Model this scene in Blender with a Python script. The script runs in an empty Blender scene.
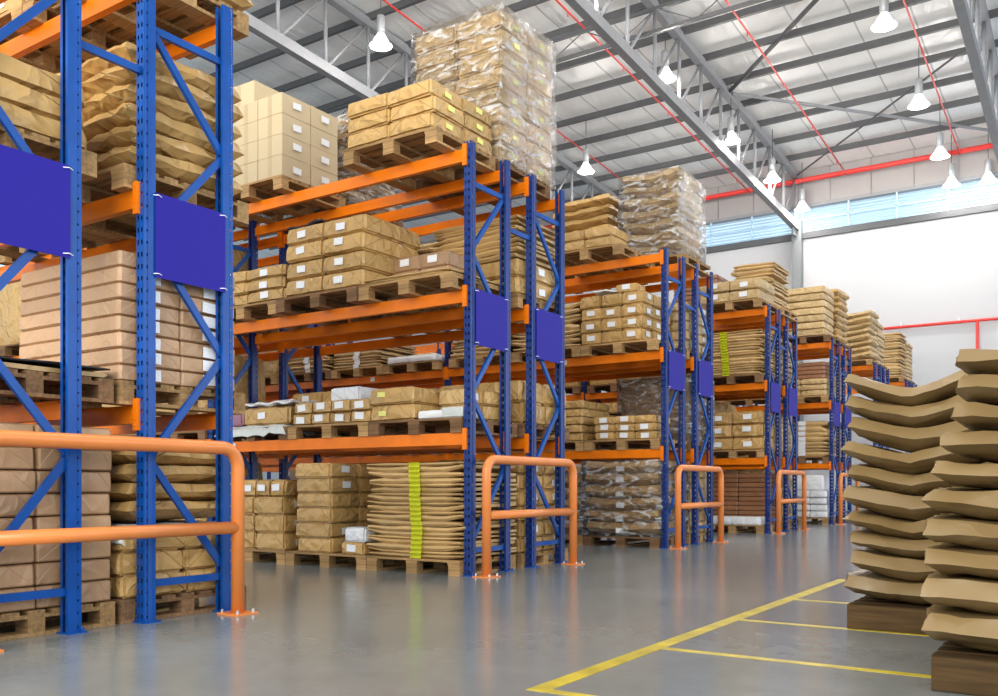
import bpy, bmesh, math, random
from mathutils import Vector, Matrix, noise

S = bpy.context.scene
C = S.collection
R = math.radians

# ------------------------------------------------------------------ camera, world, lights, exposure
cam_data = bpy.data.cameras.new('camera')
cam = bpy.data.objects.new('camera', cam_data)
C.objects.link(cam)
cam.location = (0, 0, 0.85)
cam.rotation_euler = (R(90), 0, R(33.69))
cam_data.sensor_width = 36
cam_data.lens = 904.6 / 998 * 36
cam_data.shift_y = 138 / 998
cam_data.clip_end = 300
S.camera = cam

world = bpy.data.worlds.new('sky')
S.world = world
world.use_nodes = True
wn = world.node_tree.nodes
wn['Background'].inputs[0].default_value = (0.66, 0.84, 1.0, 1)
wn['Background'].inputs[1].default_value = 0.85

def area(name, loc, rot, sx, sy, power, col=(1, 1, 1)):
    d = bpy.data.lights.new(name, 'AREA')
    d.shape = 'RECTANGLE'; d.size = sx; d.size_y = sy; d.energy = power; d.color = col
    o = bpy.data.objects.new(name, d); C.objects.link(o)
    o.location = loc; o.rotation_euler = rot
    return o
# added area lights supplement the sky, as daylight from unseen openings right and behind
area('daylight_fill_right', (8.5, 14, 4.5), (0, R(90), 0), 7, 30, 900, (1, 0.93, 0.89))
area('daylight_fill_behind', (-3, -7, 6.0), (R(90), 0, 0), 16, 7, 2300, (1, 0.95, 0.82))

S.view_settings.view_transform = 'Standard'
S.view_settings.look = 'None'
S.view_settings.gamma = 1
S.view_settings.use_curve_mapping = False
S.view_settings.exposure = 0.5

# ------------------------------------------------------------------ materials
def new_mat(name):
    m = bpy.data.materials.new(name); m.use_nodes = True
    return m, m.node_tree.nodes, m.node_tree.links, m.node_tree.nodes['Principled BSDF']

def mat(name, col, rough=0.5, metal=0.0, spec=0.5, var=0.0, bump=0.0, bscale=8, emis=None, estr=0, coat=0.0, dirt=0.0, hue=0.0):
    m, n, l, b = new_mat(name)
    b.inputs['Base Color'].default_value = (*col, 1)
    b.inputs['Roughness'].default_value = rough
    b.inputs['Metallic'].default_value = metal
    b.inputs['Specular IOR Level'].default_value = spec
    if coat: b.inputs['Coat Weight'].default_value = coat; b.inputs['Coat Roughness'].default_value = 0.2
    if emis: b.inputs['Emission Color'].default_value = (*emis, 1); b.inputs['Emission Strength'].default_value = estr
    src = None
    if var or dirt or hue:
        hs = n.new('ShaderNodeHueSaturation'); hs.inputs['Color'].default_value = (*col, 1)
        if var:
            oi = n.new('ShaderNodeObjectInfo'); mr = n.new('ShaderNodeMapRange')
            mr.inputs[3].default_value = 1 - var; mr.inputs[4].default_value = 1 + var
            l.new(oi.outputs['Random'], mr.inputs[0]); l.new(mr.outputs[0], hs.inputs['Value'])
        src = hs.outputs[0]
        if dirt:
            tc = n.new('ShaderNodeTexCoord'); nz = n.new('ShaderNodeTexNoise')
            nz.inputs['Scale'].default_value = 5; nz.inputs['Detail'].default_value = 6
            l.new(tc.outputs['Object'], nz.inputs['Vector'])
            mx = n.new('ShaderNodeMix'); mx.data_type = 'RGBA'; mx.blend_type = 'MULTIPLY'
            mr2 = n.new('ShaderNodeMapRange'); mr2.inputs[1].default_value = .35; mr2.inputs[2].default_value = .7
            mr2.inputs[3].default_value = 1 - dirt; mr2.inputs[4].default_value = 1
            l.new(nz.outputs[0], mr2.inputs[0]); mx.inputs[0].default_value = 1
            l.new(src, mx.inputs[6]); l.new(mr2.outputs[0], mx.inputs[7]); src = mx.outputs[2]
        l.new(src, b.inputs['Base Color'])
    if bump:
        tc = n.new('ShaderNodeTexCoord'); nz = n.new('ShaderNodeTexNoise')
        nz.inputs['Scale'].default_value = bscale; nz.inputs['Detail'].default_value = 4
        bp = n.new('ShaderNodeBump'); bp.inputs['Strength'].default_value = bump; bp.inputs['Distance'].default_value = 0.05
        l.new(tc.outputs['Object'], nz.inputs['Vector']); l.new(nz.outputs[0], bp.inputs['Height'])
        l.new(bp.outputs[0], b.inputs['Normal'])
    return m

def paper(name, col, var=0.14, rough=0.36, strength=1.0, scale=5.5, flap=0.0):
    """kraft paper with crumpled facets"""
    m, n, l, b = new_mat(name)
    b.inputs['Roughness'].default_value = rough
    b.inputs['Specular IOR Level'].default_value = 0.45
    hs = n.new('ShaderNodeHueSaturation'); hs.inputs['Color'].default_value = (*col, 1)
    oi = n.new('ShaderNodeObjectInfo'); mr = n.new('ShaderNodeMapRange')
    mr.inputs[3].default_value = 1 - var; mr.inputs[4].default_value = 1 + var
    l.new(oi.outputs['Random'], mr.inputs[0]); l.new(mr.outputs[0], hs.inputs['Value'])
    l.new(hs.outputs[0], b.inputs['Base Color'])
    tc = n.new('ShaderNodeTexCoord')
    ad = n.new('ShaderNodeVectorMath'); ad.operation = 'ADD'
    sc = n.new('ShaderNodeMath'); sc.operation = 'MULTIPLY'; sc.inputs[1].default_value = 37
    l.new(oi.outputs['Random'], sc.inputs[0]); l.new(tc.outputs['Object'], ad.inputs[0]); l.new(sc.outputs[0], ad.inputs[1])
    nz = n.new('ShaderNodeTexNoise'); nz.inputs['Scale'].default_value = 3; nz.inputs['Detail'].default_value = 2
    l.new(ad.outputs[0], nz.inputs['Vector'])
    mx = n.new('ShaderNodeMix'); mx.data_type = 'VECTOR'; mx.inputs[0].default_value = 0.2
    l.new(ad.outputs[0], mx.inputs[4]); l.new(nz.outputs[1], mx.inputs[5])
    def math_(op, x, y=None, z=None):
        q = n.new('ShaderNodeMath'); q.operation = op
        for i, v in enumerate((x, y, z)):
            if v is None: continue
            if isinstance(v, (int, float)): q.inputs[i].default_value = v
            else: l.new(v, q.inputs[i])
        return q.outputs[0]
    hgt = None
    for sc_, amp in ((scale * .55, 1.0), (scale * 1.3, .5)):
        nn = n.new('ShaderNodeTexNoise'); nn.inputs['Scale'].default_value = sc_; nn.inputs['Detail'].default_value = 1.5
        nn.inputs['Distortion'].default_value = .4
        l.new(mx.outputs[1], nn.inputs['Vector'])
        rdg = math_('MULTIPLY', math_('ABSOLUTE', math_('SUBTRACT', nn.outputs[0], .5)), -2.4 * amp)
        hgt = rdg if hgt is None else math_('ADD', hgt, rdg)
    if flap:
        sp = n.new('ShaderNodeSeparateXYZ'); l.new(tc.outputs['Generated'], sp.inputs[0])
        gx, gy, gz = sp.outputs
        ax = math_('ABSOLUTE', math_('SUBTRACT', gx, .5)); ay = math_('ABSOLUTE', math_('SUBTRACT', gy, .5))
        on_y = math_('GREATER_THAN', ay, ax)
        sx = math_('SUBTRACT', .5, ax); sy = math_('SUBTRACT', .5, ay)
        e = math_('ADD', math_('MULTIPLY', sx, on_y), math_('MULTIPLY', sy, math_('SUBTRACT', 1, on_y)))
        slope = math_('MULTIPLY_ADD', oi.outputs['Random'], .22, .20)
        dist = math_('SUBTRACT', e, math_('MULTIPLY', gz, slope))
        nn2 = math_('MULTIPLY_ADD', nz.outputs[0], .10, -.05)
        dist = math_('ADD', dist, nn2)
        mk = n.new('ShaderNodeMapRange'); mk.inputs[1].default_value = -.006; mk.inputs[2].default_value = .012
        mk.inputs[3].default_value = 0; mk.inputs[4].default_value = flap
        l.new(dist, mk.inputs[0]); hgt = math_('ADD', hgt, mk.outputs[0])
    bp = n.new('ShaderNodeBump'); bp.inputs['Strength'].default_value = strength; bp.inputs['Distance'].default_value = 0.05
    l.new(hgt, bp.inputs['Height']); l.new(bp.outputs[0], b.inputs['Normal'])
    return m

KRAFT = (0.50, 0.30, 0.105)
M = {}
M['kraft'] = paper('kraft_paper', KRAFT, flap=.30)
M['kraft_pale'] = paper('pale_kraft_paper', (0.54, 0.365, 0.165), flap=.25)
M['kraft_pink'] = paper('smooth_brown_paper', (0.42, 0.25, 0.135), strength=0.45, flap=.25)
M['kraft_flat'] = paper('flat_kraft_paper', (0.50, 0.32, 0.135), var=0.2, strength=0.5, scale=4)
M['kraft_sack'] = paper('sack_paper', (0.20, 0.13, 0.055), var=0.06, rough=0.38, strength=0.45, scale=2.6)
M['kraft_red'] = paper('reddish_brown_paper', (0.30, 0.135, 0.065), strength=0.3)
M['kraft_dark'] = paper('dark_brown_paper', (0.33, 0.20, 0.10), strength=0.4)
M['white_paper'] = paper('white_wrapping', (0.80, 0.80, 0.82), var=0.05, strength=0.4)
M['carton'] = mat('carton_board', (0.54, 0.42, 0.26), 0.6, var=0.06)
M['tape_brown'] = mat('parcel_tape', (0.47, 0.35, 0.20), 0.35)
M['yellow'] = mat('yellow_tape', (0.78, 0.82, 0.03), 0.4)
M['yellow_label'] = mat('yellow_sticker', (0.74, 0.70, 0.20), 0.5)
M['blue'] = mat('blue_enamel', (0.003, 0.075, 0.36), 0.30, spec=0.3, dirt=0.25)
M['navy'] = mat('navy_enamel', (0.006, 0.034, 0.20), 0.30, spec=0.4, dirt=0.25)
M['orange'] = mat('orange_enamel', (0.88, 0.20, 0.002), 0.33, spec=0.35, dirt=0.15)
M['guard'] = mat('safety_orange_paint', (0.76, 0.235, 0.055), 0.32, dirt=0.1)
M['sign'] = mat('blue_sign_face', (0.016, 0.009, 0.27), 0.5, spec=0.2)
M['steel'] = mat('galvanised_steel', (0.55, 0.55, 0.55), 0.35, metal=0.9)
M['truss'] = mat('grey_truss_paint', (0.27, 0.275, 0.29), 0.5, dirt=0.1)
M['purlin'] = mat('purlin_steel', (0.10, 0.10, 0.105), 0.5, dirt=0.1)
M['dark_steel'] = mat('dark_steel_rod', (0.06, 0.06, 0.065), 0.5)
M['column'] = mat('column_paint', (0.20, 0.215, 0.22), 0.5)
M['red'] = mat('red_pipe_paint', (0.72, 0.04, 0.03), 0.4)
M['wallwhite'] = mat('white_wall_paint', (0.50, 0.50, 0.515), 0.6)
M['trimgrey'] = mat('grey_trim', (0.07, 0.073, 0.08), 0.5)
M['louvre'] = mat('louvre_blade', (0.42, 0.62, 0.78), 0.4)
M['white'] = mat('white_gloss', (0.85, 0.85, 0.85), 0.35)
M['lamp_body'] = mat('lamp_housing', (0.38, 0.39, 0.40), 0.4, metal=0.3)
M['bulb'] = mat('lit_bulb', (1, 1, 1), 0.4, emis=(1, 0.98, 0.93), estr=14)
M['black'] = mat('black_film', (0.015, 0.015, 0.02), 0.25, bump=0.5)
M['grey_sheet'] = mat('grey_plastic_sheet', (0.55, 0.57, 0.55), 0.25, bump=0.5)
M['silver'] = mat('silver_film', (0.72, 0.72, 0.75), 0.22, bump=0.7, bscale=14)
M['mauve'] = mat('mauve_film', (0.30, 0.14, 0.20), 0.4, bump=0.3)
M['yellow_paint'] = mat('yellow_floor_paint', (0.60, 0.45, 0.025), 0.4, dirt=0.45)

def wood_mat(name, col):
    m, n, l, b = new_mat(name)
    tc = n.new('ShaderNodeTexCoord'); mp = n.new('ShaderNodeMapping'); mp.inputs['Scale'].default_value = (1.5, 22, 22)
    oi = n.new('ShaderNodeObjectInfo')
    nz = n.new('ShaderNodeTexNoise'); nz.inputs['Scale'].default_value = 2; nz.inputs['Detail'].default_value = 6
    l.new(tc.outputs['Object'], mp.inputs[0]); l.new(mp.outputs[0], nz.inputs['Vector'])
    cr = n.new('ShaderNodeValToRGB')
    cr.color_ramp.elements[0].position = .3; cr.color_ramp.elements[0].color = (*[c * .55 for c in col], 1)
    cr.color_ramp.elements[1].position = .7; cr.color_ramp.elements[1].color = (*[c * 1.15 for c in col], 1)
    l.new(nz.outputs[0], cr.inputs[0])
    hs = n.new('ShaderNodeHueSaturation'); mr = n.new('ShaderNodeMapRange')
    mr.inputs[3].default_value = .75; mr.inputs[4].default_value = 1.25
    l.new(oi.outputs['Random'], mr.inputs[0]); l.new(mr.outputs[0], hs.inputs['Value'])
    l.new(cr.outputs[0], hs.inputs['Color']); l.new(hs.outputs[0], b.inputs['Base Color'])
    b.inputs['Roughness'].default_value = .75; b.inputs['Specular IOR Level'].default_value = .15
    return m
M['wood'] = wood_mat('rough_pallet_wood', (0.42, 0.25, 0.11))
M['wood_dark'] = wood_mat('weathered_pallet_wood', (0.22, 0.12, 0.06))
M['wood_old'] = wood_mat('dark_old_wood', (0.060, 0.034, 0.013))

def label_mat():
    m, n, l, b = new_mat('printed_label')
    tc = n.new('ShaderNodeTexCoord'); mp = n.new('ShaderNodeMapping'); mp.inputs['Scale'].default_value = (1, 1, 1)
    l.new(tc.outputs['Object'], mp.inputs[0])
    br = n.new('ShaderNodeTexBrick'); br.inputs['Scale'].default_value = 28
    br.inputs['Color1'].default_value = (.80, .80, .82, 1); br.inputs['Color2'].default_value = (.66, .66, .70, 1)
    br.inputs['Mortar'].default_value = (.85, .85, .87, 1); br.inputs['Mortar Size'].default_value = .06
    rot = n.new('ShaderNodeMapping'); rot.inputs['Rotation'].default_value = (R(90), 0, 0)
    l.new(mp.outputs[0], rot.inputs[0]); l.new(rot.outputs[0], br.inputs['Vector'])
    l.new(br.outputs[0], b.inputs['Base Color']); b.inputs['Roughness'].default_value = .5
    return m
M['label'] = label_mat()
def acrylic_mat():
    m, n, l, b = new_mat('milky_acrylic')
    n.remove(b); df = n.new('ShaderNodeBsdfDiffuse'); tr = n.new('ShaderNodeBsdfTranslucent'); mx = n.new('ShaderNodeMixShader')
    df.inputs[0].default_value = (.9, .9, .9, 1); tr.inputs[0].default_value = (.95, .95, .93, 1); mx.inputs[0].default_value = .25
    l.new(df.outputs[0], mx.inputs[1]); l.new(tr.outputs[0], mx.inputs[2]); l.new(mx.outputs[0], n['Material Output'].inputs[0])
    return m
M['acrylic'] = acrylic_mat()

def film_mat():
    m, n, l, b = new_mat('clear_stretch_film')
    n.remove(b); out = n['Material Output']
    tr = n.new('ShaderNodeBsdfTransparent'); tr.inputs[0].default_value = (.97, .97, .98, 1)
    gl = n.new('ShaderNodeBsdfGlossy'); gl.inputs['Roughness'].default_value = .2
    df = n.new('ShaderNodeBsdfDiffuse'); df.inputs[0].default_value = (.9, .9, .92, 1)
    tc = n.new('ShaderNodeTexCoord'); mp = n.new('ShaderNodeMapping'); mp.inputs['Scale'].default_value = (5, 5, 14)
    nz = n.new('ShaderNodeTexNoise'); nz.inputs['Scale'].default_value = 1; nz.inputs['Detail'].default_value = 5; nz.inputs['Distortion'].default_value = 1.2
    l.new(tc.outputs['Object'], mp.inputs[0]); l.new(mp.outputs[0], nz.inputs['Vector'])
    bp = n.new('ShaderNodeBump'); bp.inputs['Strength'].default_value = 1; bp.inputs['Distance'].default_value = .12
    l.new(nz.outputs[0], bp.inputs['Height']); l.new(bp.outputs[0], gl.inputs['Normal'])
    lw = n.new('ShaderNodeLayerWeight'); lw.inputs[0].default_value = .35; l.new(bp.outputs[0], lw.inputs['Normal'])
    m1 = n.new('ShaderNodeMixShader'); m1.inputs[0].default_value = .07
    l.new(tr.outputs[0], m1.inputs[1]); l.new(df.outputs[0], m1.inputs[2])
    mw = n.new('ShaderNodeMapRange'); mw.inputs[1].default_value = .50; mw.inputs[2].default_value = .72
    mw.inputs[3].default_value = .03; mw.inputs[4].default_value = .55
    l.new(nz.outputs[0], mw.inputs[0]); l.new(mw.outputs[0], m1.inputs[0])
    mr = n.new('ShaderNodeMapRange'); mr.inputs[1].default_value = .4; mr.inputs[2].default_value = .95; mr.inputs[3].default_value = .015; mr.inputs[4].default_value = .8
    l.new(lw.outputs['Fresnel'], mr.inputs[0])
    m2 = n.new('ShaderNodeMixShader'); l.new(mr.outputs[0], m2.inputs[0])
    l.new(m1.outputs[0], m2.inputs[1]); l.new(gl.outputs[0], m2.inputs[2]); l.new(m2.outputs[0], out.inputs[0])
    return m
M['film'] = film_mat()

def floor_mat():
    m, n, l, b = new_mat('polished_concrete')
    tc = n.new('ShaderNodeTexCoord')
    nz = n.new('ShaderNodeTexNoise'); nz.inputs['Scale'].default_value = .55; nz.inputs['Detail'].default_value = 8; nz.inputs['Roughness'].default_value = .6
    l.new(tc.outputs['Object'], nz.inputs['Vector'])
    cr = n.new('ShaderNodeValToRGB')
    cr.color_ramp.elements[0].position = .3; cr.color_ramp.elements[0].color = (.145, .155, .155, 1)
    cr.color_ramp.elements[1].position = .72; cr.color_ramp.elements[1].color = (.235, .245, .24, 1)
    l.new(nz.outputs[0], cr.inputs[0])
    n2 = n.new('ShaderNodeTexNoise'); n2.inputs['Scale'].default_value = 9; n2.inputs['Detail'].default_value = 6
    l.new(tc.outputs['Object'], n2.inputs['Vector'])
    mx = n.new('ShaderNodeMix'); mx.data_type = 'RGBA'; mx.blend_type = 'MULTIPLY'; mx.inputs[0].default_value = .2
    mr0 = n.new('ShaderNodeMapRange'); mr0.inputs[1].default_value = .3; mr0.inputs[2].default_value = .65; mr0.inputs[3].default_value = .7
    l.new(n2.outputs[0], mr0.inputs[0])
    l.new(cr.outputs[0], mx.inputs[6]); l.new(mr0.outputs[0], mx.inputs[7]); l.new(mx.outputs[2], b.inputs['Base Color'])
    mr = n.new('ShaderNodeMapRange'); mr.inputs[3].default_value = .12; mr.inputs[4].default_value = .26
    l.new(n2.outputs[0], mr.inputs[0]); l.new(mr.outputs[0], b.inputs['Roughness'])
    b.inputs['Specular IOR Level'].default_value = .55
    bp = n.new('ShaderNodeBump'); bp.inputs['Strength'].default_value = .04; bp.inputs['Distance'].default_value = .02
    l.new(nz.outputs[0], bp.inputs['Height']); l.new(bp.outputs[0], b.inputs['Normal'])
    return m
M['floor'] = floor_mat()

def foil_mat():
    """reflective foil insulation sagging between the purlins, in strips"""
    m, n, l, b = new_mat('silver_foil_insulation')
    tc = n.new('ShaderNodeTexCoord'); mp = n.new('ShaderNodeMapping'); mp.inputs['Scale'].default_value = (1.6, .35, 1)
    l.new(tc.outputs['Object'], mp.inputs[0])
    nz = n.new('ShaderNodeTexNoise'); nz.inputs['Scale'].default_value = 1.0; nz.inputs['Detail'].default_value = 5; nz.inputs['Distortion'].default_value = .6
    l.new(mp.outputs[0], nz.inputs['Vector'])
    wv = n.new('ShaderNodeTexWave'); wv.wave_type = 'BANDS'; wv.bands_direction = 'X'; wv.inputs['Scale'].default_value = .26
    wv.inputs['Distortion'].default_value = .3
    l.new(tc.outputs['Object'], wv.inputs['Vector'])
    ad = n.new('ShaderNodeMath'); ad.operation = 'MULTIPLY_ADD'; ad.inputs[1].default_value = .15
    l.new(wv.outputs[0], ad.inputs[0]); l.new(nz.outputs[0], ad.inputs[2])
    bp = n.new('ShaderNodeBump'); bp.inputs['Strength'].default_value = .8; bp.inputs['Distance'].default_value = .12
    l.new(ad.outputs[0], bp.inputs['Height']); l.new(bp.outputs[0], b.inputs['Normal'])
    sp = n.new('ShaderNodeSeparateXYZ'); l.new(tc.outputs['Object'], sp.inputs[0])   # taped seams every 1.35 m
    q1 = n.new('ShaderNodeMath'); q1.operation = 'DIVIDE'; q1.inputs[1].default_value = 1.35; l.new(sp.outputs[0], q1.inputs[0])
    q2 = n.new('ShaderNodeMath'); q2.operation = 'FRACT'; l.new(q1.outputs[0], q2.inputs[0])
    q3 = n.new('ShaderNodeMath'); q3.operation = 'LESS_THAN'; q3.inputs[1].default_value = .035; l.new(q2.outputs[0], q3.inputs[0])
    cm = n.new('ShaderNodeMix'); cm.data_type = 'RGBA'; cm.inputs[6].default_value = (.93, .93, .91, 1); cm.inputs[7].default_value = (.55, .55, .55, 1)
    l.new(q3.outputs[0], cm.inputs[0]); l.new(cm.outputs[2], b.inputs['Base Color'])
    b.inputs['Metallic'].default_value = .12
    b.inputs['Roughness'].default_value = .38
    return m
M['foil'] = foil_mat()

def fascia_mat():
    m, n, l, b = new_mat('fascia_insulation_panel')
    b.inputs['Base Color'].default_value = (.34, .315, .31, 1); b.inputs['Roughness'].default_value = .5
    return m
M['fascia'] = fascia_mat()

# ------------------------------------------------------------------ mesh helpers
def mesh_from(bm, name, m, smooth=False):
    me = bpy.data.meshes.new(name)
    bmesh.ops.recalc_face_normals(bm, faces=bm.faces[:])
    bm.to_mesh(me); bm.free()
    me.materials.append(m)
    if smooth:
        for p in me.polygons: p.use_smooth = True
        if smooth is not True: me.set_sharp_from_angle(angle=R(smooth))
    return me

def link(name, me, parent=None, loc=(0, 0, 0), rot=None):
    o = bpy.data.objects.new(name, me); C.objects.link(o)
    if parent: o.parent = parent
    o.location = loc
    if rot: o.rotation_euler = rot
    return o

def empty(name, loc, label, cat, group=None):
    o = bpy.data.objects.new(name, None); C.objects.link(o); o.location = loc
    o.empty_display_size = .1
    return tag(o, label, cat, group)

def tag(o, label, cat, group=None, kind=None):
    o['label'] = label; o['category'] = cat
    if group: o['group'] = group
    if kind: o['kind'] = kind
    return o

def struct(o):
    o['kind'] = 'structure'; return o

def box(bm, x0, x1, y0, y1, z0, z1):
    v = [bm.verts.new(p) for p in ((x0, y0, z0), (x1, y0, z0), (x1, y1, z0), (x0, y1, z0), (x0, y0, z1), (x1, y0, z1), (x1, y1, z1), (x0, y1, z1))]
    for f in ((0, 3, 2, 1), (4, 5, 6, 7), (0, 1, 5, 4), (1, 2, 6, 5), (2, 3, 7, 6), (3, 0, 4, 7)):
        bm.faces.new([v[i] for i in f])
    return v

def box_mesh(name, m, *b, bevel=0):
    bm = bmesh.new(); box(bm, *b)
    if bevel: bmesh.ops.bevel(bm, geom=bm.edges[:], offset=bevel, segments=2, affect='EDGES')
    return mesh_from(bm, name, m)

def frame_of(d):
    d = d.normalized(); up = Vector((0, 0, 1)) if abs(d.z) < .95 else Vector((1, 0, 0))
    s = d.cross(up).normalized(); return d, s, s.cross(d).normalized()

def tube(bm, path, r, n=12, caps=True):
    path = [Vector(p) for p in path]; rings = []; ref = None
    for i, p in enumerate(path):
        if i == 0: d = path[1] - p
        elif i == len(path) - 1: d = p - path[i - 1]
        else: d = (path[i + 1] - p).normalized() + (p - path[i - 1]).normalized()
        d.normalize()
        if ref is None: _, s, u = frame_of(d)
        else:
            s = (ref - d * ref.dot(d)).normalized(); u = s.cross(d)
        ref = s
        rings.append([bm.verts.new(p + s * (r * math.cos(2 * math.pi * k / n)) + u * (r * math.sin(2 * math.pi * k / n))) for k in range(n)])
    for a, b in zip(rings, rings[1:]):
        for k in range(n): bm.faces.new((a[k], a[(k + 1) % n], b[(k + 1) % n], b[k]))
    if caps: bm.faces.new(rings[0][::-1]); bm.faces.new(rings[-1])

def bar(bm, a, b, w, t, side=None):
    """rectangular bar from a to b; w along side, t across"""
    a, b = Vector(a), Vector(b); d, s, u = frame_of(b - a)
    if side:
        s = Vector(side); s = (s - d * s.dot(d)).normalized(); u = s.cross(d)
    q = [(-w / 2, -t / 2), (w / 2, -t / 2), (w / 2, t / 2), (-w / 2, t / 2)]
    A = [bm.verts.new(a + s * i + u * j) for i, j in q]; B = [bm.verts.new(b + s * i + u * j) for i, j in q]
    for k in range(4): bm.faces.new((A[k], A[(k + 1) % 4], B[(k + 1) % 4], B[k]))
    bm.faces.new(A[::-1]); bm.faces.new(B)

def prism(bm, prof, a, b, s, u):
    a, b, s, u = map(Vector, (a, b, s, u))
    A = [bm.verts.new(a + s * i + u * j) for i, j in prof]; B = [bm.verts.new(b + s * i + u * j) for i, j in prof]
    n = len(prof)
    for k in range(n): bm.faces.new((A[k], A[(k + 1) % n], B[(k + 1) % n], B[k]))
    bm.faces.new(A[::-1]); bm.faces.new(B)

def lathe(bm, prof, n=20):
    rings = [[bm.verts.new((r * math.cos(2 * math.pi * k / n), r * math.sin(2 * math.pi * k / n), z)) for k in range(n)] for r, z in prof]
    for a, b in zip(rings, rings[1:]):
        for k in range(n): bm.faces.new((a[k], a[(k + 1) % n], b[(k + 1) % n], b[k]))

def lattice(us, vs, ws, fn):
    """closed box surface on a grid of parameters in [-1,1], mapped by fn"""
    bm = bmesh.new(); V = {}
    nu, nv, nw = len(us) - 1, len(vs) - 1, len(ws) - 1
    def g(i, j, k):
        if (i, j, k) not in V: V[i, j, k] = bm.verts.new(fn(us[i], vs[j], ws[k]))
        return V[i, j, k]
    for i in range(nu):
        for j in range(nv):
            for k in (0, nw): bm.faces.new((g(i, j, k), g(i + 1, j, k), g(i + 1, j + 1, k), g(i, j + 1, k)))
    for i in range(nu):
        for k in range(nw):
            for j in (0, nv): bm.faces.new((g(i, j, k), g(i + 1, j, k), g(i + 1, j, k + 1), g(i, j, k + 1)))
    for j in range(nv):
        for k in range(nw):
            for i in (0, nu): bm.faces.new((g(i, j, k), g(i, j + 1, k), g(i, j + 1, k + 1), g(i, j, k + 1)))
    return bm

def params(n, edge=.93):
    inner = [-edge + 2 * edge * i / n for i in range(n + 1)]
    return [-1] + inner + [1]

def parcel_bm(w, d, h, seed, amp=.017, bulge=.010, rnd=.020):
    so = Vector((seed * 3.17, seed * 1.31, seed * 7.7))
    tap = .05 if amp > .01 else .01
    def fn(u, v, t):
        p = Vector((u * w / 2, v * d / 2, t * h / 2))
        k = (abs(u) > .99) + (abs(v) > .99) + (abs(t) > .99)
        if k >= 2:
            q = rnd * (1 if k == 2 else 1.25)
            if abs(u) > .99: p.x -= math.copysign(q, u)
            if abs(v) > .99: p.y -= math.copysign(q, v)
            if abs(t) > .99: p.z -= math.copysign(q * .6, t)
        b = bulge
        # sides lean in towards the top like tucked paper, ends pinched at the middle of their height
        p.y *= 1 - tap * max(0, t) ** 2; p.x *= 1 - tap * .6 * max(0, t) ** 2
        if abs(u) > .99: p.x += math.copysign(b * (1 - v * v) * (1 - t * t), u)
        if abs(v) > .99: p.y += math.copysign(b * (1 - u * u) * (1 - t * t), v)
        a = 1 - 2 * abs(noise.noise(p * 4 + so))
        c = noise.noise(p * 9 + so)
        dv = noise.noise_vector(p * 5 + so)
        m = amp * (.5 * a + .5 * c)
        if abs(u) > .99: p.x += math.copysign(m, u)
        if abs(v) > .99: p.y += math.copysign(m, v)
        if abs(t) > .99: p.z += -abs(m) * .5 if t > 0 else 0
        p.z += dv.z * amp * .5 * (1 if abs(t) < .99 else .3)
        p.x += dv.x * amp * .4; p.y += dv.y * amp * .4
        p.z += h / 2
        return p
    nu = max(5, min(12, int(w / .07))); nv = max(4, min(10, int(d / .08)))
    return lattice(params(nu), params(nv), params(3, .8), fn)

def bundle_bm(w, d, h, seed, pinch=.5):
    so = Vector((seed * 2.17, seed * 5.31, seed * 3.7))
    rr = random.Random(seed); tl, tr = rr.uniform(.0, .75), rr.uniform(-.35, .5)
    def fn(u, v, t):
        eu = max(0, (abs(u) - .70) / .30); ev = max(0, (abs(v) - .80) / .20)
        e = min(1, eu ** 1.2 + .25 * ev ** 2)
        th = h * (1.02 - pinch * e)
        ins = (.012 * t if t > 0 else -.022 * t) * ev
        p = Vector((u * w / 2 * (1 + (tr if u > 0 else tl) * .05 * eu), v * (d / 2 - ins), h * (tl if u < 0 else tr) * eu + (t + 1) / 2 * th))
        k = noise.noise(Vector((p.x * 5, p.y * 5, 0)) + so)
        if abs(u) > .99: p.x += k * .03
        if abs(v) > .99: p.y += k * .03
        p.z += .16 * h * noise.noise(Vector((p.x * 3.5, p.y * 3.5, 1)) + so)
        return p
    us = [-1, -.85, -.70, -.45, -.2, 0, .2, .45, .70, .85, 1]; vs = [-1, -.93, -.8, -.4, 0, .4, .8, .93, 1]
    return lattice(us, vs, [-1, 0, 1], fn)

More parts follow.
